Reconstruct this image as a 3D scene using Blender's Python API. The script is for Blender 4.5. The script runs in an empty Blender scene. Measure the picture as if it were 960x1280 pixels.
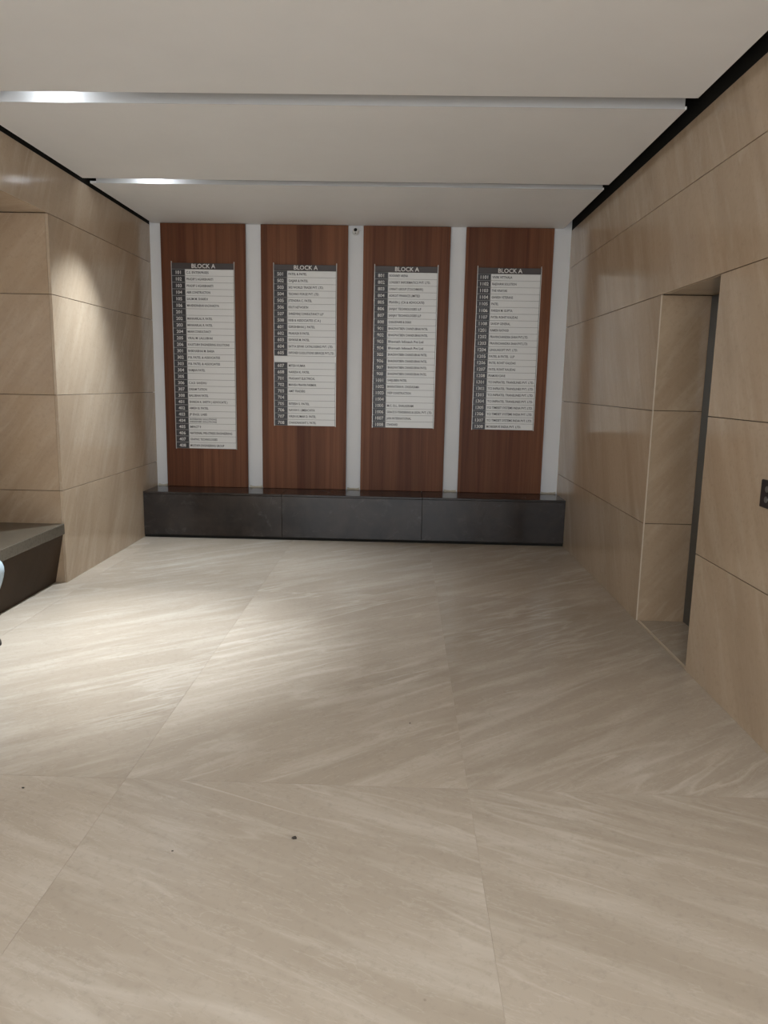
import bpy, bmesh, math, random
from mathutils import Vector, Matrix
random.seed(7)
SC = bpy.context.scene
COL = SC.collection

# ------------------------------------------------------------------ camera
YAW, PITCH, ROLL, F = 0.02193542, -0.16927910, -0.01896760, 935.303
cam_d = bpy.data.cameras.new('camera')
cam = bpy.data.objects.new('camera', cam_d)
COL.objects.link(cam)
R = (Matrix.Rotation(YAW, 3, 'Z') @ Matrix.Rotation(PITCH, 3, 'X') @ Matrix.Rotation(ROLL, 3, 'Y'))
right, fwd, up = R @ Vector((1, 0, 0)), R @ Vector((0, 1, 0)), R @ Vector((0, 0, 1))
M = Matrix((right, up, -fwd)).transposed().to_4x4()
M.translation = Vector((0, 0, 1.52))
cam.matrix_world = M
cam_d.sensor_fit = 'HORIZONTAL'
cam_d.sensor_width = 36.0
cam_d.lens = F / 960 * 36.0
cam_d.clip_start = 0.05
SC.camera = cam

# ------------------------------------------------------------------ world, exposure
SC.view_settings.view_transform = 'Standard'
SC.view_settings.look = 'None'
SC.view_settings.gamma = 1.0
SC.view_settings.exposure = 0.58
SC.view_settings.use_curve_mapping = False
w = bpy.data.worlds.new('daylight_sky')
SC.world = w
w.use_nodes = True
bg = w.node_tree.nodes['Background']
bg.inputs[0].default_value = (0.80, 0.90, 1.0, 1)
bg.inputs[1].default_value = 1.2


def area(name, loc, size, power, color, direction):
    d = bpy.data.lights.new(name, 'AREA')
    d.shape = 'RECTANGLE'
    d.size, d.size_y = size
    d.energy = power
    d.color = color
    o = bpy.data.objects.new(name, d)
    COL.objects.link(o)
    o.location = loc
    o.rotation_euler = Vector(direction).to_track_quat('-Z', 'Y').to_euler()
    return o


# daylight arriving through the open glazed entrance behind the photographer
area('entrance_daylight', (-0.45, -2.55, 1.5), (3.8, 2.8), 75, (0.90, 0.95, 1.0), (0, 1, -0.04))
sun_d = bpy.data.lights.new('sun', 'SUN')
sun_d.energy = 3.2
sun_d.angle = 0.02
sun_o = bpy.data.objects.new('sun', sun_d)
COL.objects.link(sun_o)
sun_o.location = (0, -8, 8)
sun_o.rotation_euler = Vector((0.2, 0.45, -1)).to_track_quat('-Z', 'Y').to_euler()

XL, XR, YB, ZC = -2.5, 1.585, 7.58, 3.02
YF = -2.5          # front end of the lobby (open entrance)
XREC = -3.15       # back of the bench recess
YREC0, YREC1 = 1.2, 5.42
LY0, LY1 = 3.95, 4.83   # lift recess
SLOTS = [(-0.92, -0.76), (0.80, 0.96), (2.52, 2.68), (4.25, 4.41), (5.97, 6.11)]


# ------------------------------------------------------------------ helpers
def tag(o, label=None, cat=None, group=None, kind=None):
    if label: o['label'] = label
    if cat: o['category'] = cat
    if group: o['group'] = group
    if kind: o['kind'] = kind
    return o


def empty(name, loc, label=None, cat=None, group=None, kind=None):
    o = bpy.data.objects.new(name, None)
    COL.objects.link(o)
    o.location = loc
    o.empty_display_size = 0.1
    return tag(o, label, cat, group, kind)


def link(name, me, mat, parent=None, loc=(0, 0, 0), smooth=False):
    """loc is in world space; parents are never rotated"""
    o = bpy.data.objects.new(name, me)
    COL.objects.link(o)
    if mat and not me.materials:
        me.materials.append(mat)
    if parent:
        o.parent = parent
        p = Vector((0, 0, 0))
        q = parent
        while q:
            p += q.location
            q = q.parent
        o.location = Vector(loc) - p
    else:
        o.location = loc
    if smooth:
        for f in me.polygons: f.use_smooth = True
    return o


def box_me(sx, sy, sz, bev=0.0):
    bm = bmesh.new()
    bmesh.ops.create_cube(bm, size=1.0)
    bmesh.ops.scale(bm, vec=(sx, sy, sz), verts=bm.verts)
    if bev:
        bmesh.ops.bevel(bm, geom=bm.edges[:], offset=bev, segments=1, affect='EDGES')
    me = bpy.data.meshes.new('box')
    bm.to_mesh(me); bm.free()
    return me


def box(name, x0, x1, y0, y1, z0, z1, mat, parent=None, bev=0.0):
    me = box_me(abs(x1 - x0), abs(y1 - y0), abs(z1 - z0), bev)
    return link(name, me, mat, parent, ((x0 + x1) / 2, (y0 + y1) / 2, (z0 + z1) / 2))


def cyl_me(r, h, seg=32, r2=None, bev=0.0):
    bm = bmesh.new()
    bmesh.ops.create_cone(bm, cap_ends=True, segments=seg, radius1=r, radius2=r if r2 is None else r2, depth=h)
    if bev:
        es = [e for e in bm.edges if len(e.link_faces) == 2 and e.calc_face_angle() > 0.8]
        bmesh.ops.bevel(bm, geom=es, offset=bev, segments=2, affect='EDGES')
    me = bpy.data.meshes.new('round')
    bm.to_mesh(me); bm.free()
    return me


# ------------------------------------------------------------------ materials
def new_mat(name, color=(0.5, 0.5, 0.5), rough=0.5, metal=0.0, spec=0.5):
    m = bpy.data.materials.new(name)
    m.use_nodes = True
    b = m.node_tree.nodes['Principled BSDF']
    b.inputs['Base Color'].default_value = (*color, 1)
    b.inputs['Roughness'].default_value = rough
    b.inputs['Metallic'].default_value = metal
    b.inputs['Specular IOR Level'].default_value = spec
    return m, m.node_tree, b


def nd(nt, t, **kw):
    n = nt.nodes.new(t)
    for k, v in kw.items():
        setattr(n, k, v)
    return n


def ramp(nt, src, stops):
    r = nd(nt, 'ShaderNodeValToRGB')
    el = r.color_ramp.elements
    while len(el) < len(stops): el.new(0.5)
    for e, (p, c) in zip(el, stops):
        e.position = p
        e.color = (*c, 1) if len(c) == 3 else c
    nt.links.new(src, r.inputs[0])
    return r.outputs[0]


def mixc(nt, a, b, fac, mode='MIX'):
    m = nd(nt, 'ShaderNodeMix', data_type='RGBA', blend_type=mode)
    for s, v in ((m.inputs['Factor'], fac), (m.inputs['A'], a), (m.inputs['B'], b)):
        if isinstance(v, (int, float)): s.default_value = v
        elif isinstance(v, tuple): s.default_value = (*v, 1)
        else: nt.links.new(v, s)
    return m.outputs['Result']


def noise(nt, vec, scale, detail=3, rough=0.5, dist=0.0):
    n = nd(nt, 'ShaderNodeTexNoise')
    n.inputs['Scale'].default_value = scale
    n.inputs['Detail'].default_value = detail
    n.inputs['Roughness'].default_value = rough
    n.inputs['Distortion'].default_value = dist
    nt.links.new(vec, n.inputs['Vector'])
    return n.outputs[0]


def world_vec(nt, rot=(0, 0, 0), scale=(1, 1, 1), shift=13.0):
    """position in the room, turned so the veins run along local X; each piece is cut from its own spot of stone"""
    g = nd(nt, 'ShaderNodeNewGeometry')
    oi = nd(nt, 'ShaderNodeObjectInfo')
    mul = nd(nt, 'ShaderNodeMath', operation='MULTIPLY')
    mul.inputs[1].default_value = shift
    nt.links.new(oi.outputs['Random'], mul.inputs[0])
    add = nd(nt, 'ShaderNodeVectorMath', operation='ADD')
    nt.links.new(g.outputs['Position'], add.inputs[0])
    nt.links.new(mul.outputs[0], add.inputs[1])
    vr = nd(nt, 'ShaderNodeVectorRotate', rotation_type='EULER_XYZ')
    vr.inputs['Rotation'].default_value = rot
    nt.links.new(add.outputs[0], vr.inputs['Vector'])
    mp = nd(nt, 'ShaderNodeVectorMath', operation='MULTIPLY')
    mp.inputs[1].default_value = scale
    nt.links.new(vr.outputs[0], mp.inputs[0])
    return mp.outputs[0], vr.outputs[0], oi.outputs['Random']


def marble(name, rot, base=(0.52, 0.425, 0.335), dark=(0.40, 0.315, 0.24), vein=(0.70, 0.62, 0.52),
           rough=0.16, vein_amt=0.55, dirt=0.0, spec=0.5):
    m, nt, b = new_mat(name, base, rough, spec=spec)
    st, iso, rnd = world_vec(nt, rot, (0.5, 3.2, 3.2))
    cloud = noise(nt, st, 1.1, 4, 0.55, 0.6)
    c = mixc(nt, dark, base, ramp(nt, cloud, [(0.32, (0, 0, 0)), (0.62, (1, 1, 1))]))
    c = mixc(nt, c, vein, mul_val(nt, ramp(nt, noise(nt, st, 2.6, 5, 0.6, 0.3), [(0.5, (0, 0, 0)), (0.75, (1, 1, 1))]), 0.45))
    # pale feathered veins: narrow ridges of stretched noise, broken up by a second noise
    n1 = noise(nt, st, 1.4, 3, 0.5, 0.35)
    ridge = ramp(nt, n1, [(0.478, (0, 0, 0)), (0.50, (1, 1, 1)), (0.53, (0, 0, 0))])
    brk = ramp(nt, noise(nt, iso, 1.3, 3, 0.6), [(0.46, (0, 0, 0)), (0.66, (1, 1, 1))])
    f = nd(nt, 'ShaderNodeMath', operation='MULTIPLY')
    nt.links.new(ridge, f.inputs[0]); nt.links.new(brk, f.inputs[1])
    f2 = mul_val(nt, f.outputs[0], vein_amt)
    c = mixc(nt, c, vein, f2)
    n2 = noise(nt, st, 4.5, 5, 0.65, 0.5)
    fine = ramp(nt, n2, [(0.485, (0, 0, 0)), (0.50, (1, 1, 1)), (0.515, (0, 0, 0))])
    c = mixc(nt, c, vein, mul_val(nt, fine, 0.22 * vein_amt / 0.55))
    n3 = noise(nt, st, 0.7, 2, 0.5, 0.25)
    long_ = ramp(nt, n3, [(0.488, (0, 0, 0)), (0.50, (1, 1, 1)), (0.52, (0, 0, 0))])
    brk2 = ramp(nt, noise(nt, iso, 0.9, 3, 0.6), [(0.50, (0, 0, 0)), (0.66, (1, 1, 1))])
    fl_ = nd(nt, 'ShaderNodeMath', operation='MULTIPLY')
    nt.links.new(long_, fl_.inputs[0]); nt.links.new(brk2, fl_.inputs[1])
    c = mixc(nt, c, vein, mul_val(nt, fl_.outputs[0], 0.7 * vein_amt))
    grain = noise(nt, iso, 42, 4, 0.7)
    c = mixc(nt, c, tuple(q * 0.72 for q in dark), mul_val(nt, ramp(nt, grain, [(0.52, (0, 0, 0)), (0.74, (1, 1, 1))]), 0.3))
    # slab-to-slab tone
    tone = nd(nt, 'ShaderNodeMapRange')
    tone.inputs['To Min'].default_value = 0.96
    tone.inputs['To Max'].default_value = 1.03
    nt.links.new(rnd, tone.inputs['Value'])
    c = mixc(nt, c, tone.outputs[0], 1.0, 'MULTIPLY')
    if dirt:
        v = nd(nt, 'ShaderNodeTexVoronoi')
        v.inputs['Scale'].default_value = 5.5
        nt.links.new(iso, v.inputs['Vector'])
        spots = ramp(nt, v.outputs['Distance'], [(0.012, (1, 1, 1)), (0.03, (0, 0, 0))])
        gate = ramp(nt, noise(nt, iso, 2.3, 2), [(0.52, (0, 0, 0)), (0.60, (1, 1, 1))])
        g2 = nd(nt, 'ShaderNodeMath', operation='MULTIPLY')
        nt.links.new(spots, g2.inputs[0]); nt.links.new(gate, g2.inputs[1])
        c = mixc(nt, c, (0.12, 0.09, 0.07), mul_val(nt, g2.outputs[0], dirt))
    nt.links.new(c, b.inputs['Base Color'])
    rr = nd(nt, 'ShaderNodeMapRange')
    rr.inputs['To Min'].default_value = rough * 0.95
    rr.inputs['To Max'].default_value = rough * 1.08
    nt.links.new(noise(nt, iso, 1.5, 1, 0.4), rr.inputs['Value'])
    nt.links.new(rr.outputs[0], b.inputs['Roughness'])
    return m


def mul_val(nt, src, k):
    n = nd(nt, 'ShaderNodeMath', operation='MULTIPLY')
    nt.links.new(src, n.inputs[0])
    n.inputs[1].default_value = k
    return n.outputs[0]


D = math.radians
FL = dict(base=(0.50, 0.425, 0.34), dark=(0.44, 0.37, 0.29), vein=(0.73, 0.66, 0.57), vein_amt=0.46, rough=0.24, dirt=0.8, spec=0.35)
M_floor_near = marble('floor_marble_near', (0, 0, D(24)), **FL)
M_floor_far = marble('floor_marble_far', (0, 0, D(-37)), **FL)
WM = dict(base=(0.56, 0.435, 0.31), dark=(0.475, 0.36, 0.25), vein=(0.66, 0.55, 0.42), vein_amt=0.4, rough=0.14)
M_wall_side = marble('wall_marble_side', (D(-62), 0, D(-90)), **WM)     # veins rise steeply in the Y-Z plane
WF = dict(WM, base=(0.47, 0.345, 0.23), dark=(0.395, 0.28, 0.18), vein=(0.58, 0.46, 0.33))  # browner, darker copy of the side marble; shade on facing slabs put into colour
M_wall_face_shaded = marble('wall_marble_facing_shaded', (0, D(52), 0), **WF)         # veins rise in the X-Z plane
M_sof = marble('wall_marble_soffit', (0, 0, D(20)), **WM)
M_edge, _, _ = new_mat('polished_stone_edge', (0.66, 0.55, 0.42), 0.3)
M_joint, _, _ = new_mat('dark_joint', (0.10, 0.07, 0.05), 0.9)
M_fjoint, _, _ = new_mat('floor_grout', (0.52, 0.43, 0.34), 0.8)
M_black, _, _ = new_mat('black_void_paint', (0.018, 0.017, 0.015), 0.9, spec=0.1)


def painted(name, color, rough, var=0.05, scale=1.5, bump=0.02):
    m, nt, b = new_mat(name, color, rough)
    g = nd(nt, 'ShaderNodeNewGeometry')
    n = noise(nt, g.outputs['Position'], scale, 4, 0.6)
    lo = tuple(x * (1 - var) for x in color)
    hi = tuple(min(1, x * (1 + var)) for x in color)
    c = mixc(nt, lo, hi, n)
    nt.links.new(c, b.inputs['Base Color'])
    bp = nd(nt, 'ShaderNodeBump')
    bp.inputs['Strength'].default_value = bump
    nt.links.new(noise(nt, g.outputs['Position'], 120, 3, 0.6), bp.inputs['Height'])
    nt.links.new(bp.outputs[0], b.inputs['Normal'])
    return m


M_ceil = painted('ceiling_paint', (0.92, 0.92, 0.92), 0.7)
M_white = painted('white_wall_paint', (0.80, 0.80, 0.80), 0.5)
M_bead = painted('plaster_bead', (0.55, 0.50, 0.40), 0.7)
M_plast = painted('camera_housing_plastic', (0.78, 0.78, 0.76), 0.35, 0.01)
M_lens, _, _ = new_mat('camera_lens_glass', (0.01, 0.01, 0.012), 0.08)


def brushed(name, color, rough, metal=1.0, sc=(1, 1, 60)):
    m, nt, b = new_mat(name, color, rough, metal)
    g = nd(nt, 'ShaderNodeNewGeometry')
    mp = nd(nt, 'ShaderNodeVectorMath', operation='MULTIPLY')
    mp.inputs[1].default_value = sc
    nt.links.new(g.outputs['Position'], mp.inputs[0])
    n = noise(nt, mp.outputs[0], 6, 3, 0.6)
    nt.links.new(mixc(nt, tuple(x * 0.85 for x in color), tuple(min(1, x * 1.1) for x in color), n), b.inputs['Base Color'])
    rr = nd(nt, 'ShaderNodeMapRange')
    rr.inputs['To Min'].default_value = rough * 0.8
    rr.inputs['To Max'].default_value = rough * 1.25
    nt.links.new(n, rr.inputs['Value'])
    nt.links.new(rr.outputs[0], b.inputs['Roughness'])
    return m


M_alu = brushed('brushed_aluminium', (0.60, 0.60, 0.60), 0.35, 0.8, (0.6, 60, 60))
M_up = painted('grey_slot_paint', (0.62, 0.62, 0.62), 0.42, 0.04)
M_rail = brushed('rail_aluminium', (0.55, 0.52, 0.48), 0.4, 0.6, (60, 60, 1))
M_steel = brushed('lift_steel', (0.16, 0.17, 0.17), 0.32, 0.9, (60, 60, 0.7))
M_plate = brushed('call_plate_metal', (0.06, 0.05, 0.05), 0.4, 0.6, (1, 60, 60))
M_btn, _, _ = new_mat('button_metal', (0.4, 0.4, 0.4), 0.3, 0.9)


def granite():
    m, nt, b = new_mat('dark_granite', (0.04, 0.036, 0.034), 0.22, spec=0.32)
    st, iso, rnd = world_vec(nt)
    cl = noise(nt, iso, 2.2, 5, 0.65, 0.3)
    c = mixc(nt, (0.016, 0.012, 0.010), (0.042, 0.031, 0.025), ramp(nt, cl, [(0.35, (0, 0, 0)), (0.7, (1, 1, 1))]))
    dust = ramp(nt, noise(nt, iso, 6.0, 6, 0.75, 0.8), [(0.56, (0, 0, 0)), (0.80, (1, 1, 1))])
    c = mixc(nt, c, (0.12, 0.11, 0.10), mul_val(nt, dust, 0.5))
    v = nd(nt, 'ShaderNodeTexVoronoi')
    v.inputs['Scale'].default_value = 9
    nt.links.new(iso, v.inputs['Vector'])
    sp = ramp(nt, v.outputs['Distance'], [(0.02, (1, 1, 1)), (0.05, (0, 0, 0))])
    gate = ramp(nt, noise(nt, iso, 3, 2), [(0.55, (0, 0, 0)), (0.62, (1, 1, 1))])
    g2 = nd(nt, 'ShaderNodeMath', operation='MULTIPLY')
    nt.links.new(sp, g2.inputs[0]); nt.links.new(gate, g2.inputs[1])
    c = mixc(nt, c, (0.25, 0.23, 0.21), mul_val(nt, g2.outputs[0], 0.6))
    nt.links.new(c, b.inputs['Base Color'])
    rr = nd(nt, 'ShaderNodeMapRange')
    rr.inputs['To Min'].default_value = 0.14
    rr.inputs['To Max'].default_value = 0.42
    nt.links.new(dust, rr.inputs['Value'])
    nt.links.new(rr.outputs[0], b.inputs['Roughness'])
    return m


M_gran = granite()


def seat_granite():
    m, nt, b = new_mat('bench_stone', (0.16, 0.14, 0.11), 0.25)
    st, iso, rnd = world_vec(nt)
    c = mixc(nt, (0.085, 0.072, 0.053), (0.14, 0.12, 0.09), noise(nt, iso, 3, 5, 0.65))
    c = mixc(nt, c, (0.06, 0.05, 0.04), mul_val(nt, ramp(nt, noise(nt, iso, 60, 3, 0.6), [(0.5, (0, 0, 0)), (0.7, (1, 1, 1))]), 0.6))
    nt.links.new(c, b.inputs['Base Color'])
    return m


M_seat = seat_granite()


def veneer():
    m, nt, b = new_mat('walnut_veneer', (0.12, 0.045, 0.02), 0.42, spec=0.16)
    st, iso, rnd = world_vec(nt, (0, 0, 0), (1, 1, 0.02), 9.0)
    # veneer leaves about 14 cm wide laid edge to edge
    vx = nd(nt, 'ShaderNodeSeparateXYZ')
    nt.links.new(iso, vx.inputs[0])
    mx = nd(nt, 'ShaderNodeMath', operation='MULTIPLY'); mx.inputs[1].default_value = 7.0
    nt.links.new(vx.outputs[0], mx.inputs[0])
    fl = nd(nt, 'ShaderNodeMath', operation='FLOOR')
    nt.links.new(mx.outputs[0], fl.inputs[0])
    wn = nd(nt, 'ShaderNodeTexWhiteNoise', noise_dimensions='1D')
    nt.links.new(fl.outputs[0], wn.inputs['W'])
    c1 = mixc(nt, (0.13, 0.046, 0.022), (0.235, 0.095, 0.046), wn.outputs['Value'])
    g = noise(nt, st, 26, 5, 0.7, 0.3)
    c = mixc(nt, c1, (0.075, 0.025, 0.013), mul_val(nt, ramp(nt, g, [(0.42, (0, 0, 0)), (0.68, (1, 1, 1))]), 0.65))
    g2 = noise(nt, st, 7, 4, 0.6, 0.4)
    c = mixc(nt, c, (0.22, 0.10, 0.05), mul_val(nt, ramp(nt, g2, [(0.5, (0, 0, 0)), (0.72, (1, 1, 1))]), 0.4))
    nt.links.new(c, b.inputs['Base Color'])
    return m


M_wood = veneer()
M_strip = painted('directory_strip_acrylic', (0.84, 0.84, 0.82), 0.35, 0.02, 3, 0.0)
M_num = painted('directory_number_plate', (0.035, 0.03, 0.032), 0.4, 0.1, 5, 0.0)
M_head = painted('directory_header_plate', (0.06, 0.045, 0.04), 0.4, 0.1, 5, 0.0)
M_backing = painted('directory_backing', (0.30, 0.29, 0.27), 0.5, 0.05, 5, 0.0)
M_tdark, _, _ = new_mat('dark_lettering', (0.06, 0.055, 0.055), 0.6)
M_tlight, _, _ = new_mat('light_lettering', (0.75, 0.73, 0.70), 0.6)

# ------------------------------------------------------------------ floor
floor = box('floor', XREC - 0.1, 2.15, YF, YB + 0.1, -0.12, -0.022, M_fjoint)
box('grout_bed', XREC - 0.1, XR, YF, YB, -0.0219, -0.0012, M_fjoint, floor)
tag(floor, kind='structure')
G = 0.0006
xs = [-3.20, -2.355, -1.036, 0.283, 1.590]
ys = [YF, 0.0, 2.65, 5.30, YB]
for j in range(4):
    for i in range(4):
        x0, x1, y0, y1 = xs[i] + G, xs[i + 1] - G, ys[j] + G, ys[j + 1] - G
        box('floor_slab', x0, x1, y0, y1, -0.022, 0.0, M_floor_near if ys[j + 1] <= 2.65 else M_floor_far, floor)
# lift recess floor with its pale stone lip
box('recess_floor_slab', XR + 0.026, 2.0, LY0, LY1, -0.022, 0.001, M_floor_far, floor)
box('threshold_strip', XR + 0.007, XR + 0.024, LY0, LY1, -0.022, 0.003, M_edge, floor)
# paving outside the entrance that throws daylight back in
pav = box('pavement', -9, 9, -12, YF - 0.01, -0.15, -0.03, painted('outside_paving', (0.35, 0.34, 0.32), 0.8))
tag(pav, kind='structure')

# ------------------------------------------------------------------ walls
TH = 0.02    # stone thickness
J = 0.0019   # half joint


def courses_box(parent, mat, face, zs, a0, a1, plane, bev=0.0012):
    """stone courses; face 'x-' means the visible face looks towards -X"""
    for z0, z1 in zip(zs[:-1], zs[1:]):
        za = z0 + (J if z0 > 0.01 else 0.0)
        zb = z1 - (J if z1 < ZC - 0.05 else 0.0)
        if face == 'x+':
            box('stone_panel', plane - TH, plane, a0, a1, za, zb, mat, parent, bev)
        elif face == 'x-':
            box('stone_panel', plane, plane + TH, a0, a1, za, zb, mat, parent, bev)
        elif face == 'y-':
            box('stone_panel', a0, a1, plane, plane + TH, za, zb, mat, parent, bev)
        else:
            box('stone_panel', a0, a1, plane - TH, plane, za, zb, mat, parent, bev)


ZL = [0.0, 0.697, 1.397, 2.103, 2.65]
ZR = [0.0, 0.657, 1.386, 2.098]
HZ = 3.005

wl = empty('wall_left', (XL, 2.5, 0), kind='structure')
box('wall_core', XREC - 0.2, XL - TH, YREC1 + TH, YB, 0, ZC + 0.3, M_joint, wl)
box('wall_core', XREC - 0.2, XREC - TH, YREC0, YREC1 + TH, 0, ZC + 0.3, M_joint, wl)
box('wall_core', XREC - TH, XL - TH, YREC0, YREC1 + TH, 2.65 + TH, ZC + 0.3, M_joint, wl)
box('wall_core', XREC - 0.2, XL - TH, YF, YREC0 - TH, 0, ZC + 0.3, M_joint, wl)
courses_box(wl, M_wall_side, 'x+', ZL, YREC1, YB, XL)
courses_box(wl, M_wall_side, 'x+', ZL, YF, YREC0, XL)
box('stone_panel', XL - TH, XL, YF, YB, 2.65 + J, HZ, M_wall_side, wl, 0.0012)
courses_box(wl, M_wall_face_shaded, 'y-', ZL, XREC, XL - TH - 0.001, YREC1)
courses_box(wl, M_wall_face_shaded, 'y+', ZL, XREC, XL - TH - 0.001, YREC0)
courses_box(wl, M_wall_side, 'x+', ZL, YREC0, YREC1, XREC)
box('soffit_panel', XREC, XL - TH - 0.001, YREC0, YREC1, 2.652, 2.652 + TH - 0.001, M_sof, wl)
box('shadow_gap', XL - TH, XL - 0.001, YF, YB, HZ, ZC + 0.3, M_black, wl)

wr = empty('wall_right', (XR, 2.5, 0), kind='structure')
box('wall_core', XR + TH, 2.15, LY1 + TH, YB, 0, ZC + 0.3, M_joint, wr)
box('wall_core', XR + TH, 2.15, YF, LY0 - TH, 0, ZC + 0.3, M_joint, wr)
box('wall_core', XR + TH, 2.15, LY0 - TH, LY1 + TH, 2.098 + TH, ZC + 0.3, M_joint, wr)
courses_box(wr, M_wall_side, 'x-', ZR, LY1 + 0.002, YB, XR)
courses_box(wr, M_wall_side, 'x-', ZR, YF, LY0, XR)
box('stone_panel', XR, XR + TH, YF, YB, 2.098 + J, 2.655 - J, M_wall_side, wr, 0.0012)
box('stone_panel', XR, XR + TH, YF, YB, 2.655 + J, HZ, M_wall_side, wr, 0.0012)
courses_box(wr, M_wall_face_shaded, 'y-', [0, 0.657, 1.386, 2.096], XR + 0.006, 1.96, LY1)
courses_box(wr, M_wall_face_shaded, 'y+', [0, 0.657, 1.386, 2.096], XR + TH + 0.001, 1.96, LY0)
box('soffit_panel', XR + TH + 0.001, 1.99, LY0, LY1, 2.098, 2.098 + TH - 0.001, M_sof, wr)
box('edge_strip', XR - 0.001, XR + 0.005, LY1 - 0.008, LY1 + 0.001, 0.003, 2.096, M_edge, wr)
box('shadow_gap', XR + 0.001, XR + TH, YF, YB, HZ, ZC + 0.3, M_black, wr)

wb = empty('wall_back', (0, YB, 0), kind='structure')
box('plaster', XREC, 2.15, YB, YB + 0.15, 0, ZC + 0.3, M_white, wb)
PX = [(-2.383, -1.555), (-1.407, -0.560), (-0.413, 0.426), (0.574, 1.414)]
sx = [(XL, PX[0][0]), (PX[0][1], PX[1][0]), (PX[1][1], PX[2][0]), (PX[2][1], PX[3][0]), (PX[3][1], XR)]
for a, b_ in sx:       # bead of crumbly sealant where each white strip meets the ledge
    bm = bmesh.new()
    n = 9
    top, bot = [], []
    for k in range(n + 1):
        t = k / n
        x = a + 0.012 + (b_ - a - 0.024) * t
        h = 0.010 + 0.008 * abs(2 * t - 1) ** 2 + random.uniform(0, 0.004)
        d = 0.012 + random.uniform(0, 0.006)
        top.append((bm.verts.new((x, YB - 0.001, 0.452 + h)), bm.verts.new((x, YB - d, 0.452 + h * 0.6))))
        bot.append((bm.verts.new((x, YB - d - 0.004, 0.4525)), bm.verts.new((x, YB - 0.001, 0.4525))))
    for k in range(n):
        r0 = (*top[k], *bot[k]); r1 = (*top[k + 1], *bot[k + 1])
        for q in range(4):
            bm.faces.new((r0[q], r0[(q + 1) % 4], r1[(q + 1) % 4], r1[q]))
    bm.faces.new((*top[0], *bot[0])); bm.faces.new(tuple(reversed((*top[-1], *bot[-1]))))
    bmesh.ops.recalc_face_normals(bm, faces=bm.faces)
    me = bpy.data.meshes.new('bead'); bm.to_mesh(me); bm.free()
    link('sealant_bead', me, M_bead, wb)

# ------------------------------------------------------------------ ceiling
ce = empty('ceiling', (0, 2.5, ZC), kind='structure')
box('ceiling_slab', XREC - 0.2, 2.15, YF, YB + 0.15, ZC + 0.30, ZC + 0.42, M_black, ce)
CX0, CX1 = -2.47, 1.505
edges = [YF] + [v for s in SLOTS for v in s] + [YB - 0.003]
for k in range(0, len(edges), 2):
    y0, y1 = edges[k], edges[k + 1]
    box('ceiling_panel', CX0, CX1, y0, y1, ZC, ZC + 0.015, M_ceil, ce, 0.001)
for s0, s1 in SLOTS:
    # grey metal upstands that line each light slot, stopping short of the panel ends
    box('slot_upstand', CX0 + 0.05, CX1 - 0.012, s1 - 0.004, s1 - 0.0004, ZC - 0.0003, ZC + 0.13, M_up, ce)
    box('slot_upstand', CX0 + 0.05, CX1 - 0.012, s0 + 0.0004, s0 + 0.004, ZC + 0.001, ZC + 0.13, M_up, ce)
    box('slot_cover', CX0 + 0.05, CX1 - 0.012, s0 + 0.0004, s1 - 0.0004, ZC + 0.1305, ZC + 0.14, M_alu, ce)

# ------------------------------------------------------------------ slot downlights
m_em = bpy.data.materials.new('led_lens')
m_em.use_nodes = True
nt = m_em.node_tree
nt.nodes.clear()
out = nt.nodes.new('ShaderNodeOutputMaterial')
em = nt.nodes.new('ShaderNodeEmission')
em.inputs[0].default_value = (0.95, 0.97, 1.0, 1)
em.inputs[1].default_value = 25
nt.links.new(em.outputs[0], out.inputs[0])


def ring_me(r0, r1, h, seg=28):
    bm = bmesh.new()
    rows = []
    for r, z in ((r0, 0), (r1, 0), (r1, h), (r0, h)):
        rows.append([bm.verts.new((r * math.cos(2 * math.pi * k / seg), r * math.sin(2 * math.pi * k / seg), z)) for k in range(seg)])
    for q in range(4):
        a, b2 = rows[q], rows[(q + 1) % 4]
        for k in range(seg):
            bm.faces.new((a[k], a[(k + 1) % seg], b2[(k + 1) % seg], b2[k]))
    bmesh.ops.recalc_face_normals(bm, faces=bm.faces)
    me = bpy.data.meshes.new('ring'); bm.to_mesh(me); bm.free()
    return me


def downlight(x, slot, label, aim, power, cone, blend=0.9, group='slot spotlights', color=(0.86, 0.935, 1.0), glow=1.05):
    y = (slot[0] + slot[1]) / 2
    z = ZC + 0.085
    t = empty('slot_spotlight', (x, y, z), label, 'light', group)
    link('housing', cyl_me(0.045, 0.04, 28, bev=0.002), M_alu, t, (x, y, z + 0.0245))
    link('trim_ring', ring_me(0.030, 0.047, 0.008), M_plast, t, (x, y, z - 0.004))
    link('lens', cyl_me(0.029, 0.003, 28), m_em, t, (x, y, z + 0.001))
    d = bpy.data.lights.new('spotlight_beam', 'SPOT')
    d.energy = power
    d.spot_size = D(cone)
    d.spot_blend = blend
    d.shadow_soft_size = 0.03
    d.color = color
    o = bpy.data.objects.new('spotlight_beam', d)
    COL.objects.link(o)
    o.parent = t
    o.location = (0, 0, -0.03)
    v = Vector(aim) - Vector((x, y, z - 0.03))
    o.rotation_euler = v.to_track_quat('-Z', 'Y').to_euler()
    # wide soft light of the same lens, washing the sides of the slot
    d2 = bpy.data.lights.new('lens_glow', 'POINT')
    d2.energy = glow
    d2.shadow_soft_size = 0.02
    d2.color = (0.86, 0.93, 1.0)
    o2 = bpy.data.objects.new('lens_glow', d2)
    COL.objects.link(o2)
    o2.parent = t
    o2.location = (0, 0, -0.03)
    return t


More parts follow.
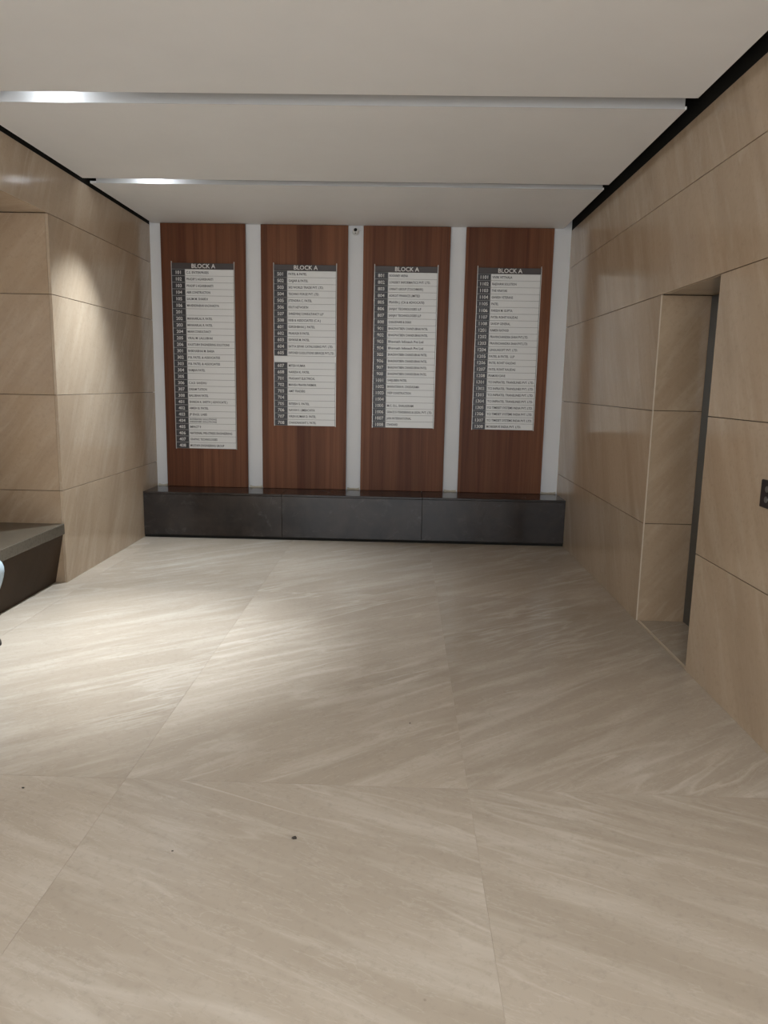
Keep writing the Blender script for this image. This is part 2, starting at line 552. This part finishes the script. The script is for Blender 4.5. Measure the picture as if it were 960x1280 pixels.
downlight(-1.94, SLOTS[3], 'slot spotlight glaring in the nearer ceiling slot, top left', (-1.70, 4.05, 0), 350, 54, 1.0)
downlight(-1.96, SLOTS[4], 'slot spotlight glaring in the farther ceiling slot, left end', (-1.80, 5.45, 0), 225, 88, 0.9, color=(0.82, 0.915, 1.0))
downlight(-1.6, SLOTS[2], 'slot spotlight in the ceiling slot just above the photo, left end', (-1.6, 1.6, 0), 14, 95, 1.0)
downlight(0.6, SLOTS[2], 'slot spotlight in the ceiling slot just above the photo, right end', (0.6, 1.3, 0), 10, 95, 1.0)
downlight(-1.2, SLOTS[1], 'slot spotlight in the ceiling slot over the photographer, left end', (-1.2, 0.9, 0), 40, 110, 1.0)
downlight(0.7, SLOTS[1], 'slot spotlight in the ceiling slot over the photographer, right end', (0.7, 0.9, 0), 40, 110, 1.0)

# ------------------------------------------------------------------ stone ledge below the directory
LX = [XL + 0.001, -1.149, 0.211, XR - 0.001]
led = empty('stone_ledge', (-0.45, 7.35, 0), 'long dark granite ledge along the foot of the back wall under the wooden panels', 'ledge')
box('core', XL + 0.01, XR - 0.01, 7.17, YB - 0.002, 0.0, 0.43, M_black, led)
box('kick_strip', XL + 0.002, XR - 0.002, 7.145, 7.165, 0.001, 0.03, M_black, led)
for a, b_ in zip(LX[:-1], LX[1:]):
    box('front_slab', a + 0.001, b_ - 0.001, 7.130, 7.152, 0.028, 0.430, M_gran, led, 0.0015)
    box('top_slab', a + 0.001, b_ - 0.001, 7.126, YB - 0.001, 0.4315, 0.452, M_gran, led, 0.003)

# ------------------------------------------------------------------ wooden panels and directory boards
ROWS = [
    ([101, 102, 103, 104, 105, 106, 201, 202, 203, 204, 205, 206, 301, 302, 303, 304, 305, 306, 307, 308,
      401, 402, 403, 404, 405, 406, 407, 408],
     ['C.S. ENTERPRISES', 'PRADIP S AGARBHARTI', 'PRADIP S AGARBHARTI', 'ABIR CONSTRUCTION', 'SALIM M. SHAIKH',
      'MAHENDRABHAI KACHHADIYA', '', 'MANHARLAL R. PATEL', 'MANHARLAL R. PATEL', 'MAAHI CONSULTANCY',
      'VIRAL M. LALLUBHAI', 'KAUSTUBH ENGINEERING SOLUTIONS', 'BHIKHABHAI M. BARIA', 'P.B. PATEL & ASSOCIATES',
      'P.B. PATEL & ASSOCIATES', 'RAMJAN PATEL', '', 'C.A.D. SANDHU', 'DREAM TUITION', 'BALUBHAI PATEL',
      'SHARDA K. SHETH ( ADVOCATE )', 'AMISH B. PATEL', 'JP ENGI. LABS', 'INTERIORS SOLUTIONS\nDESIGNER SOLUTIONS',
      'IMPACT 9', 'NATIONAL PRE-STRESS ENGINEERING', 'GRAPHIC TECHNOLOGIES', 'MUSTAFA ENGINEERING GROUP']),
    ([501, 502, 503, 504, 505, 506, 507, 508, 601, 602, 603, 604, 605, None, 607, 608,
      701, 702, 703, 704, 705, 706, 707, 708],
     ['PATEL & PATEL', 'GAJJAR & PATEL', 'SKS WORLD TRADE PVT. LTD.', 'TECHNO FORGE PVT. LTD.', 'JITENDRA C. PATEL',
      'KRUTI NETWORTH', 'SHREEVRAJ CONSULTANCY LLP', 'RRB & ASSOCIATES (C.A.)', 'GIRISHBHAI J. PATEL', 'PRAKASH R PATEL',
      'ISHWAR M. PATEL', 'SATYA SEVAK CATALOGING PVT. LTD.', 'INFONEX E-SOLUTIONS SERVICES PVT.LTD.', '',
      'MITESH KUMAR', 'NARESH K. PATEL', 'PRASHANT ELECTRICAL', 'MANISH PRAVIN PARMAR', 'AMIT TRADERS', '',
      'RITESH S. PATEL', 'NAYAN S. LIMBACHIYA', 'VIREN KUMAR D. PATEL', 'CHANDRAKANT S. PATEL']),
    ([801, 802, 803, 804, 805, 806, 807, 808, 901, 902, 903, 904, 905, 906, 907, 908,
      1001, 1002, 1003, 1004, 1005, 1006, 1007, 1008],
     ['ROONNEY ARENA', 'LOGISKY INFORMATICS PVT. LTD.', 'UNNATI GROUP (TOUCHMARK)', 'ADROIT FINANCE LIMITED',
      'PRAVIN J. (CA & ADVOCATE)', 'SANJAY TECHNOLOGIES LLP', 'SANJAY TECHNOLOGIES LLP', 'CHAUDHARI & SHAH',
      'BHAGWATIBEN CHANDUBHAI PATEL', 'BHAGWATIBEN CHANDUBHAI PATEL', 'Bhavnath Infotech Pvt Ltd', 'Bhavnath Infotech Pvt Ltd',
      'BHAGWATIBEN CHANDUBHAI PATEL', 'BHAGWATIBEN CHANDUBHAI PATEL', 'BHAGWATIBEN CHANDUBHAI PATEL',
      'BHAGWATIBEN CHANDUBHAI PATEL', 'SARJUBEN PATEL', 'BHARATSINH R. CHUDASAMA', 'DEEP CONSTRUCTION', '',
      'M.C. D.L. SHALIGRAM', 'GRACE E-TENDERING & LEGAL PVT. LTD.', 'JAIN INTERNATIONAL', 'STANDARD']),
    ([1101, 1102, 1103, 1104, 1105, 1106, 1107, 1108, 1201, 1202, 1203, 1204, 1205, 1206, 1207, 1208,
      1301, 1302, 1303, 1304, 1305, 1306, 1307, 1308],
     ['VIVEK VITTHALA', 'RAJDHANI SOLUTION', 'THE VINAYAK', 'GANESH VETERANS', 'PATEL', 'PARESH M. GUPTA',
      'PATEL ROHIT KALIDAS', 'SANDIP GENERAL', 'RAMESH RATHOD', 'PRAVINCHANDRA SHAH PVT.LTD.',
      'PRAVINCHANDRA SHAH PVT.LTD.', 'LINGUASOFT PVT. LTD.', 'PATEL & PATEL  LLP', 'PATEL ROHIT KALIDAS',
      'PATEL ROHIT KALIDAS', 'PRAMUKH DAVE', 'TCI INFRATEL TRANSLINES PVT. LTD.', 'TCI INFRATEL TRANSLINES PVT. LTD.',
      'TCI INFRATEL TRANSLINES PVT. LTD.', 'TCI INFRATEL TRANSLINES PVT. LTD.', 'YCI TIMESET SYSTEMS INDIA PVT. LTD.',
      'YCI TIMESET SYSTEMS INDIA PVT. LTD.', 'YCI TIMESET SYSTEMS INDIA PVT. LTD.', 'MOBISERVE INDIA PVT. LTD.']),
]
ORD = ['leftmost', 'second from left', 'third from left', 'rightmost']
FY = YB - 0.045           # front face of the wooden panels
BX = [-2.281, -1.283, -0.302, 0.692]
BW, RH, ZTOP, ZHEAD = 0.617, 0.0623, 2.648, 2.587
pending = []              # (text, size, align, x, y, z, material, parent, wanted width)
for k, (x0, x1) in enumerate(PX):
    wp = empty('wood_panel', ((x0 + x1) / 2, FY, 0.452),
               ['tall walnut wall panel nearest the left marble wall, behind the longest directory',
                'tall walnut wall panel behind the directory starting at 501',
                'tall walnut wall panel behind the directory starting at 801, right of the security camera',
                'tall walnut wall panel nearest the right marble wall, behind the directory starting at 1101'][k],
               'wall panel', 'walnut panels on the back wall')
    box('veneer_face', x0, x1, FY, FY + 0.012, 0.4535, ZC - 0.004, M_wood, wp, 0.0015)
    box('batten_frame', x0 + 0.008, x1 - 0.008, FY + 0.0125, YB - 0.001, 0.4535, ZC - 0.006, M_black, wp)
    nums, names = ROWS[k]
    n = len(nums)
    bx = BX[k]
    zb = ZHEAD - n * RH
    bd = empty('directory_board', (bx + BW / 2, FY - 0.002, zb),
               ['longest office directory board, 28 rows from 101 to 408, leftmost of four',
                'office directory board with rows 501 to 708 and one blank row without a number',
                'office directory board with rows 801 to 1008, just right of the security camera',
                'office directory board with rows 1101 to 1308, nearest the lift'][k],
               'sign', 'office directory boards')
    yb, yf = FY - 0.001, FY - 0.014
    box('backing_plate', bx + 0.004, bx + BW - 0.004, FY - 0.008, yb, zb, ZHEAD + 0.001, M_backing, bd)
    hp = box('header_plate', bx + 0.005, bx + BW - 0.005, yf, FY - 0.002, ZHEAD + 0.002, ZTOP - 0.004, M_head, bd, 0.001)
    for q in (bx, bx + BW - 0.005):
        box('side_rail', q, q + 0.005, yf - 0.004, yb, zb - 0.004, ZTOP + 0.012, M_rail, bd)
    pending.append(('BLOCK A', 0.056, 'CENTER', bx + BW / 2 + 0.005, yf - 0.0008, ZHEAD + 0.011, M_tlight, hp, None))
    NW = 0.130
    me_s = box_me(BW - NW - 0.016, 0.008, RH - 0.0032, 0.0006)
    me_n = box_me(NW - 0.006, 0.009, RH - 0.0065, 0.0006)
    me_w = box_me(BW - 0.012, 0.008, RH - 0.0032, 0.0006)
    for r in range(n):
        zc = ZHEAD - (r + 0.5) * RH
        if nums[r] is None:
            s = link('blank_strip', me_w, M_strip, bd, (bx + BW / 2, yf + 0.004, zc))
            continue
        # the strips sit slightly unevenly in their channel
        s = link('name_strip', me_s, M_strip, bd, (bx + NW + 0.005 + (BW - NW - 0.016) / 2 + random.uniform(0, 0.001),
                                                   yf + 0.004 - random.uniform(0, 0.0012), zc))
        t = link('number_tile', me_n, M_num, bd, (bx + 0.006 + (NW - 0.006) / 2, yf + 0.0035, zc))
        ys_ = yf - 0.0016
        pending.append((str(nums[r]), 0.044, 'CENTER', bx + 0.006 + NW / 2 - 0.002, yf - 0.0016, zc - 0.0155, M_tlight, t, None))
        if names[r]:
            if '\n' in names[r]:
                a, c2 = names[r].split('\n')
                pending.append((a, 0.023, 'LEFT', bx + NW + 0.016, ys_ - 0.0004, zc + 0.006, M_tdark, s, 0.27))
                pending.append((c2, 0.023, 'LEFT', bx + NW + 0.016, ys_ - 0.0004, zc - 0.019, M_tdark, s, 0.27))
            else:
                pending.append((names[r], 0.031, 'LEFT', bx + NW + 0.016, ys_ - 0.0004, zc - 0.011, M_tdark, s,
                                min(0.45, 0.0137 * len(names[r]))))

fonts = []
for tx, size, al, x, y, z, mat, par, wid in pending:
    cu = bpy.data.curves.new('txt', 'FONT')
    cu.body = tx
    cu.size = size
    cu.align_x = al
    cu.resolution_u = 2
    cu.offset = size * 0.018
    o = bpy.data.objects.new('txt', cu)
    COL.objects.link(o)
    fonts.append(o)
bpy.context.view_layer.update()
dg = bpy.context.evaluated_depsgraph_get()
for o, (tx, size, al, x, y, z, mat, par, wid) in zip(fonts, pending):
    me = bpy.data.meshes.new_from_object(o.evaluated_get(dg))
    me.materials.clear()
    xsv = [v.co.x for v in me.vertices]
    s = 1.0
    if wid: s = wid / (max(xsv) - min(xsv))
    for v in me.vertices:
        v.co = Vector((v.co.x * s, 0.0, v.co.y))
    link('lettering', me, mat, par, (x, y, z))
for o in fonts:
    cu = o.data
    bpy.data.objects.remove(o)
    bpy.data.curves.remove(cu)

# ------------------------------------------------------------------ security camera
cc = empty('security_camera', (-0.49, YB, 2.965), 'small white dome security camera under the ceiling, on the middle white wall strip', 'camera')


def turned(me, rx):
    me.transform(Matrix.Rotation(rx, 4, 'X'))
    return me


link('mount_base', turned(cyl_me(0.034, 0.018, 28, bev=0.003), D(90)), M_plast, cc, (-0.49, YB - 0.0095, 2.965), True)
bm = bmesh.new()
bmesh.ops.create_uvsphere(bm, u_segments=24, v_segments=14, radius=0.033)
me = bpy.data.meshes.new('ball'); bm.to_mesh(me); bm.free()
link('ball_housing', me, M_plast, cc, (-0.49, YB - 0.035, 2.965), True)
link('lens_window', turned(cyl_me(0.016, 0.006, 20, bev=0.001), D(72)), M_lens, cc, (-0.49, YB - 0.067, 2.972))
link('sensor', turned(cyl_me(0.007, 0.005, 12), D(60)), M_lens, cc, (-0.49, YB - 0.060, 2.947))
box('cable_outlet', -0.452, -0.436, YB - 0.016, YB - 0.001, 2.975, 3.003, M_plast, cc, 0.001)

# ------------------------------------------------------------------ bench in the left recess
be = empty('stone_bench', (-2.8, 3.3, 0), 'built-in stone bench with dark top and slanted marble front in the left recess', 'bench')
box('seat_slab', XREC + 0.001, XL + 0.002, YREC0 + 0.001, YREC1 - 0.001, 0.372, 0.450, M_seat, be, 0.003)
bm = bmesh.new()
prof = [(-2.512, 0.3715), (-2.588, 0.001), (-2.61, 0.001), (-2.534, 0.3715)]
r0 = [bm.verts.new((x, YREC0 + 0.001, z)) for x, z in prof]
r1 = [bm.verts.new((x, YREC1 - 0.001, z)) for x, z in prof]
for q in range(4):
    bm.faces.new((r0[q], r0[(q + 1) % 4], r1[(q + 1) % 4], r1[q]))
bm.faces.new(r0); bm.faces.new(list(reversed(r1)))
bmesh.ops.recalc_face_normals(bm, faces=bm.faces)
me = bpy.data.meshes.new('front'); bm.to_mesh(me); bm.free()
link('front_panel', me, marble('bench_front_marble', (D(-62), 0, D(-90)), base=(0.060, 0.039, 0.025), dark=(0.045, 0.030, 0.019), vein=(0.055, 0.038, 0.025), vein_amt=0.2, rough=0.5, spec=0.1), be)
box('support_block', XREC + 0.002, -2.64, YREC0 + 0.002, YREC1 - 0.002, 0.0, 0.371, M_joint, be)

# ------------------------------------------------------------------ lift doors in the right recess
dr = empty('door_1', (1.95, (LY0 + LY1) / 2, 0), kind='structure')
box('door_jamb', 1.892, 1.955, LY1 - 0.115, LY1 - 0.006, 0.002, 2.094, M_steel, dr, 0.002)
box('door_jamb', 1.892, 1.955, LY0 + 0.006, LY0 + 0.09, 0.002, 2.094, M_steel, dr, 0.002)
box('door_head', 1.894, 1.955, LY0 + 0.091, LY1 - 0.116, 1.98, 2.094, M_steel, dr, 0.002)
mid = (LY0 + LY1) / 2
box('door_leaf', 1.962, 1.99, LY0 + 0.09, mid - 0.002, 0.004, 2.0, M_steel, dr, 0.001)
box('door_leaf', 1.962, 1.99, mid + 0.002, LY1 - 0.11, 0.004, 2.0, M_steel, dr, 0.001)
box('door_sill', 1.90, 1.99, LY0 + 0.091, LY1 - 0.116, 0.0012, 0.0038, M_btn, dr)
box('door_backing', 1.992, 2.15, LY0 - 0.0, LY1 + 0.0, 0, 2.3, M_black, dr)

cp = empty('call_panel', (XR, 3.225, 1.08), 'dark metal lift call plate on the right marble wall, cut by the photo edge', 'button panel')
box('plate', XR - 0.010, XR - 0.0005, 3.165, 3.287, 1.022, 1.142, M_plate, cp, 0.003)
for z in (1.105, 1.06):
    me = cyl_me(0.014, 0.004, 20, bev=0.0008)
    me.transform(Matrix.Rotation(D(90), 4, 'Y'))
    link('button', me, M_btn, cp, (XR - 0.0122, 3.226, z))

# ------------------------------------------------------------------ person on the bench (only knee and shoe tip reach the frame)
def cloth(name, color, rough=0.85):
    m, nt, b = new_mat(name, color, rough, spec=0.2)
    g = nd(nt, 'ShaderNodeNewGeometry')
    n = noise(nt, g.outputs['Position'], 90, 3, 0.7)
    n2 = noise(nt, g.outputs['Position'], 9, 3, 0.6)
    c = mixc(nt, tuple(x * 0.85 for x in color), tuple(min(1, x * 1.08) for x in color), n)
    nt.links.new(mixc(nt, c, tuple(x * 0.9 for x in color), n2), b.inputs['Base Color'])
    bp = nd(nt, 'ShaderNodeBump'); bp.inputs['Strength'].default_value = 0.25; bp.inputs['Distance'].default_value = 0.01
    nt.links.new(n2, bp.inputs['Height']); nt.links.new(bp.outputs[0], b.inputs['Normal'])
    return m


M_jean = cloth('pale_blue_trouser_cloth', (0.50, 0.62, 0.70))
M_shirt = cloth('grey_shirt_cloth', (0.22, 0.23, 0.25))
M_skin = painted('skin', (0.36, 0.20, 0.13), 0.5, 0.06, 20, 0.05)
M_hair = painted('black_hair', (0.012, 0.010, 0.009), 0.5, 0.3, 60, 0.5)
M_shoe = painted('brown_shoe_leather', (0.035, 0.022, 0.016), 0.4, 0.15, 40, 0.1)
M_sole = painted('shoe_sole', (0.02, 0.02, 0.02), 0.8)
M_eye, _, _ = new_mat('eye_white', (0.7, 0.68, 0.65), 0.2)
M_pup, _, _ = new_mat('iris', (0.02, 0.012, 0.01), 0.2)
M_lip, _, _ = new_mat('lips', (0.27, 0.11, 0.09), 0.5)


def skin_me(pts, edges_, root=0, sub=2, flat=None):
    me = bpy.data.meshes.new('sk')
    me.from_pydata([p[0] for p in pts], edges_, [])
    o = bpy.data.objects.new('sk', me)
    COL.objects.link(o)
    o.modifiers.new('s', 'SKIN').use_smooth_shade = True
    for i, p in enumerate(pts):
        r = p[1]
        sv = me.skin_vertices[0].data[i]
        sv.radius = r if isinstance(r, tuple) else (r, r)
        sv.use_root = (i == root)
    mm = o.modifiers.new('u', 'SUBSURF'); mm.levels = sub; mm.render_levels = sub
    bpy.context.view_layer.update()
    r = bpy.data.meshes.new_from_object(o.evaluated_get(bpy.context.evaluated_depsgraph_get()))
    bpy.data.objects.remove(o); bpy.data.meshes.remove(me)
    return r


def chain(*idx):
    return list(zip(idx[:-1], idx[1:]))


HX, HY, HZp = -2.74, 3.90, 0.575    # pelvis
KL = (-2.252, 4.035, 0.474)         # far knee, whose front just enters the frame
KR = (-2.30, 3.76, 0.478)
AL = (-2.47, 4.045, 0.105)
AR = (-2.42, 3.72, 0.105)
per = empty('person', (HX, HY, 0), 'seated person in pale blue trousers on the bench, only a knee and shoe tip showing', 'person')
# trousers
pts = [((HX, HY, HZp), (0.15, 0.115)), ((HX + 0.01, HY + 0.09, HZp - 0.005), 0.095), ((-2.52, 4.0, 0.542), 0.082),
       (KL, 0.062), ((KL[0] - 0.07, KL[1], 0.31), 0.057), ((AL[0], AL[1], 0.14), 0.052),
       ((HX + 0.01, HY - 0.09, HZp - 0.005), 0.095), ((-2.54, 3.80, 0.542), 0.082), (KR, 0.062),
       ((KR[0] - 0.045, KR[1] - 0.01, 0.31), 0.057), ((AR[0], AR[1], 0.14), 0.052), ((HX - 0.02, HY, HZp + 0.12), (0.15, 0.11))]
link('trousers', skin_me(pts, chain(0, 1, 2, 3, 4, 5) + chain(0, 6, 7, 8, 9, 10) + [(0, 11)]), M_jean, per, smooth=True)
# shirt with short sleeves
SZ = 1.06
SLx = HX - 0.06
pts = [((HX - 0.01, HY, 0.64), (0.16, 0.12)), ((HX - 0.05, HY, 0.82), (0.155, 0.115)), ((HX - 0.065, HY, 0.98), (0.165, 0.115)),
       ((SLx, HY, SZ), (0.10, 0.08)), ((SLx, HY + 0.15, SZ - 0.02), 0.068), ((SLx + 0.03, HY + 0.215, SZ - 0.14), 0.058),
       ((SLx, HY - 0.15, SZ - 0.02), 0.068), ((SLx + 0.03, HY - 0.215, SZ - 0.14), 0.058), ((SLx + 0.005, HY, SZ + 0.06), 0.062)]
link('shirt', skin_me(pts, chain(0, 1, 2, 3, 8) + chain(3, 4, 5) + chain(3, 6, 7)), M_shirt, per, smooth=True)
# body (one continuous surface: trunk, neck, arms, palms)
el_l, el_r = (SLx + 0.08, HY + 0.245, 0.80), (SLx + 0.08, HY - 0.245, 0.80)
wr_l, wr_r = (-2.52, 4.02, 0.655), (-2.54, 3.79, 0.655)
pts = [((HX, HY, 0.60), 0.10), ((HX - 0.05, HY, 0.85), 0.10), ((SLx, HY, 1.03), 0.085), ((SLx + 0.01, HY, 1.12), 0.050),
       ((SLx + 0.02, HY, 1.20), 0.055),
       ((SLx, HY + 0.15, 1.02), 0.05), ((SLx + 0.03, HY + 0.22, 0.93), 0.043), (el_l, 0.038), (wr_l, 0.026), ((-2.46, 4.005, 0.635), (0.030, 0.018)),
       ((SLx, HY - 0.15, 1.02), 0.05), ((SLx + 0.03, HY - 0.22, 0.93), 0.043), (el_r, 0.038), (wr_r, 0.026), ((-2.48, 3.80, 0.635), (0.030, 0.018))]
body = skin_me(pts, chain(0, 1, 2, 3, 4) + chain(2, 5, 6, 7, 8, 9) + chain(2, 10, 11, 12, 13, 14))
bd_o = link('body', body, M_skin, per, smooth=True)
for cy, sgn, cx in ((4.005, 1, -2.46), (3.80, -1, -2.48)):
    for q, (dy, ln) in enumerate(((0.027, 0.066), (0.009, 0.074), (-0.009, 0.070), (-0.027, 0.055))):
        y = cy + dy
        p = [((cx - 0.01, cy + dy * 0.7, 0.636), 0.010), ((cx + 0.025, y, 0.634), 0.0095),
             ((cx + 0.025 + ln * 0.45, y + dy * 0.1, 0.626), 0.0085), ((cx + 0.02 + ln * 0.9, y + dy * 0.15, 0.608), 0.007)]
        link('finger', skin_me(p, chain(0, 1, 2, 3), 0, 1), M_skin, per, smooth=True)
    p = [((cx - 0.035, cy - sgn * 0.015, 0.636), 0.012), ((cx - 0.012, cy - sgn * 0.042, 0.628), 0.0105), ((cx + 0.022, cy - sgn * 0.052, 0.616), 0.009)]
    link('thumb', skin_me(p, chain(0, 1, 2), 0, 1), M_skin, per, smooth=True)
# head facing +X
bm = bmesh.new()
bmesh.ops.create_uvsphere(bm, u_segments=36, v_segments=26, radius=1.0)
hc = Vector((SLx + 0.045, HY, 1.285))
for v in bm.verts:
    x, y, z = v.co
    sx_, sy_, sz_ = 0.097, 0.076, 0.118
    if z < 0:
        sy_ *= 1 - 0.28 * (-z) ** 1.3
        sx_ *= 1 - 0.10 * (-z)
    nx = x * sx_
    if x > 0.6:
        nx -= 0.006 * max(0, 1 - abs(z - 0.08) / 0.15) * min(1, abs(y) * 3)     # eye sockets
        nose = max(0, 1 - abs(y) / 0.17) * max(0, 1 - abs(z + 0.12) / 0.30)
        nx += 0.030 * nose
        nx += 0.006 * max(0, 1 - abs(y) / 0.35) * max(0, 1 - abs(z + 0.50) / 0.12)
        nx += 0.008 * max(0, 1 - abs(y) / 0.4) * max(0, 1 - abs(z + 0.82) / 0.18)
    v.co = (nx, y * sy_, z * sz_)
me = bpy.data.meshes.new('head'); bm.to_mesh(me); bm.free()
link('head', me, M_skin, per, hc, True)


def blob(name, loc, sc_, mat, smooth=True):
    bm = bmesh.new()
    bmesh.ops.create_uvsphere(bm, u_segments=16, v_segments=10, radius=1.0)
    bmesh.ops.scale(bm, vec=sc_, verts=bm.verts)
    me = bpy.data.meshes.new('b'); bm.to_mesh(me); bm.free()
    return link(name, me, mat, per, loc, smooth)


for s in (-1, 1):
    blob('eye', hc + Vector((0.078, s * 0.031, 0.008)), (0.011, 0.013, 0.010), M_eye)
    blob('iris', hc + Vector((0.0865, s * 0.031, 0.008)), (0.004, 0.0055, 0.0055), M_pup)
    blob('eyebrow', hc + Vector((0.086, s * 0.031, 0.030)), (0.005, 0.017, 0.004), M_hair)
    blob('ear', hc + Vector((0.0, s * 0.078, -0.005)), (0.018, 0.008, 0.030), M_skin)
blob('lips', hc + Vector((0.088, 0, -0.060)), (0.009, 0.022, 0.007), M_lip)
bm = bmesh.new()
bmesh.ops.create_uvsphere(bm, u_segments=36, v_segments=26, radius=1.0)
for v in bm.verts:
    x, y, z = v.co
    cut = max(0, min(1, (0.55 * x + 0.10 - z) / 0.25 + 0.5))
    if z < -0.05 and x > -0.25: cut = max(cut, min(1, (-0.05 - z) / 0.12))
    if z < -0.55: cut = 1
    k = 1 - 0.16 * cut
    v.co = (x * 0.106 * k - 0.004, y * 0.086 * k, z * 0.128 * k)
me = bpy.data.meshes.new('hair'); bm.to_mesh(me); bm.free()
link('hair', me, M_hair, per, hc, True)
# shoes pointing +X


def shoe(ax, ay, toe_x):
    L = toe_x - (ax - 0.05)
    bm = bmesh.new()
    secs = [(0.0, 0.026, 0.075), (0.10, 0.036, 0.10), (0.3, 0.037, 0.098), (0.5, 0.039, 0.072), (0.72, 0.047, 0.055), (0.9, 0.040, 0.045), (0.98, 0.022, 0.034), (1.0, 0.008, 0.026)]
    rings = []
    for t, wd, h in secs:
        x = ax - 0.05 + L * t
        ring = []
        for a in range(12):
            an = math.pi * 2 * a / 12
            yy = wd * math.cos(an)
            zz = math.sin(an)
            z = 0.014 + (h - 0.014) * (zz * 0.5 + 0.5) ** 0.8 if zz > -0.5 else 0.014
            ring.append(bm.verts.new((x, ay + yy, z)))
        rings.append(ring)
    for a, b2 in zip(rings[:-1], rings[1:]):
        for q in range(12):
            bm.faces.new((a[q], a[(q + 1) % 12], b2[(q + 1) % 12], b2[q]))
    bm.faces.new(rings[0]); bm.faces.new(list(reversed(rings[-1])))
    bmesh.ops.recalc_face_normals(bm, faces=bm.faces)
    me = bpy.data.meshes.new('shoe'); bm.to_mesh(me); bm.free()
    so = link('shoe', me, M_shoe, per, smooth=True)
    bm = bmesh.new()
    pts_ = [(ax - 0.05 + L * t, wd + 0.003) for t, wd, h in secs]
    ol = [(x, ay + wv) for x, wv in pts_] + [(x, ay - wv) for x, wv in reversed(pts_)]
    lo = [bm.verts.new((x, y, 0.001)) for x, y in ol]
    hi = [bm.verts.new((x, y, 0.018)) for x, y in ol]
    for q in range(len(ol)):
        bm.faces.new((lo[q], lo[(q + 1) % len(ol)], hi[(q + 1) % len(ol)], hi[q]))
    bm.faces.new(hi); bm.faces.new(list(reversed(lo)))
    bmesh.ops.recalc_face_normals(bm, faces=bm.faces)
    me = bpy.data.meshes.new('sole'); bm.to_mesh(me); bm.free()
    link('sole', me, M_sole, so)


shoe(AL[0], AL[1], -2.275)
shoe(AR[0], AR[1], -2.21)


# ------------------------------------------------------------------ dark crumbs of grit lying on the floor
M_grit = painted('dark_grit', (0.05, 0.04, 0.033), 0.8, 0.2, 80, 0.3)
for (x, y), r_, lab in (((-0.333, 2.299), 0.0085, 'dark grit crumb on the floor, largest one, lower centre left'),
                        ((-1.391, 2.559), 0.0055, 'small dark grit crumb on the floor near the left photo edge'),
                        ((-0.72, 2.21), 0.0035, 'tiny dark grit crumb left of the largest crumb on the floor'),
                        ((0.067, 3.197), 0.0040, 'tiny dark grit crumb in the middle of the floor')):
    bm = bmesh.new()
    bmesh.ops.create_icosphere(bm, subdivisions=1, radius=r_)
    for v in bm.verts:
        v.co = Vector((v.co.x * 1.25, v.co.y, v.co.z * 0.4)) * random.uniform(0.75, 1.15)
    zmin = min(v.co.z for v in bm.verts)
    for v in bm.verts: v.co.z -= zmin
    me = bpy.data.meshes.new('grit'); bm.to_mesh(me); bm.free()
    o = link('grit_crumb', me, M_grit, None, (x, y, 0.0002))
    tag(o, lab, 'debris', 'grit crumbs on the floor')
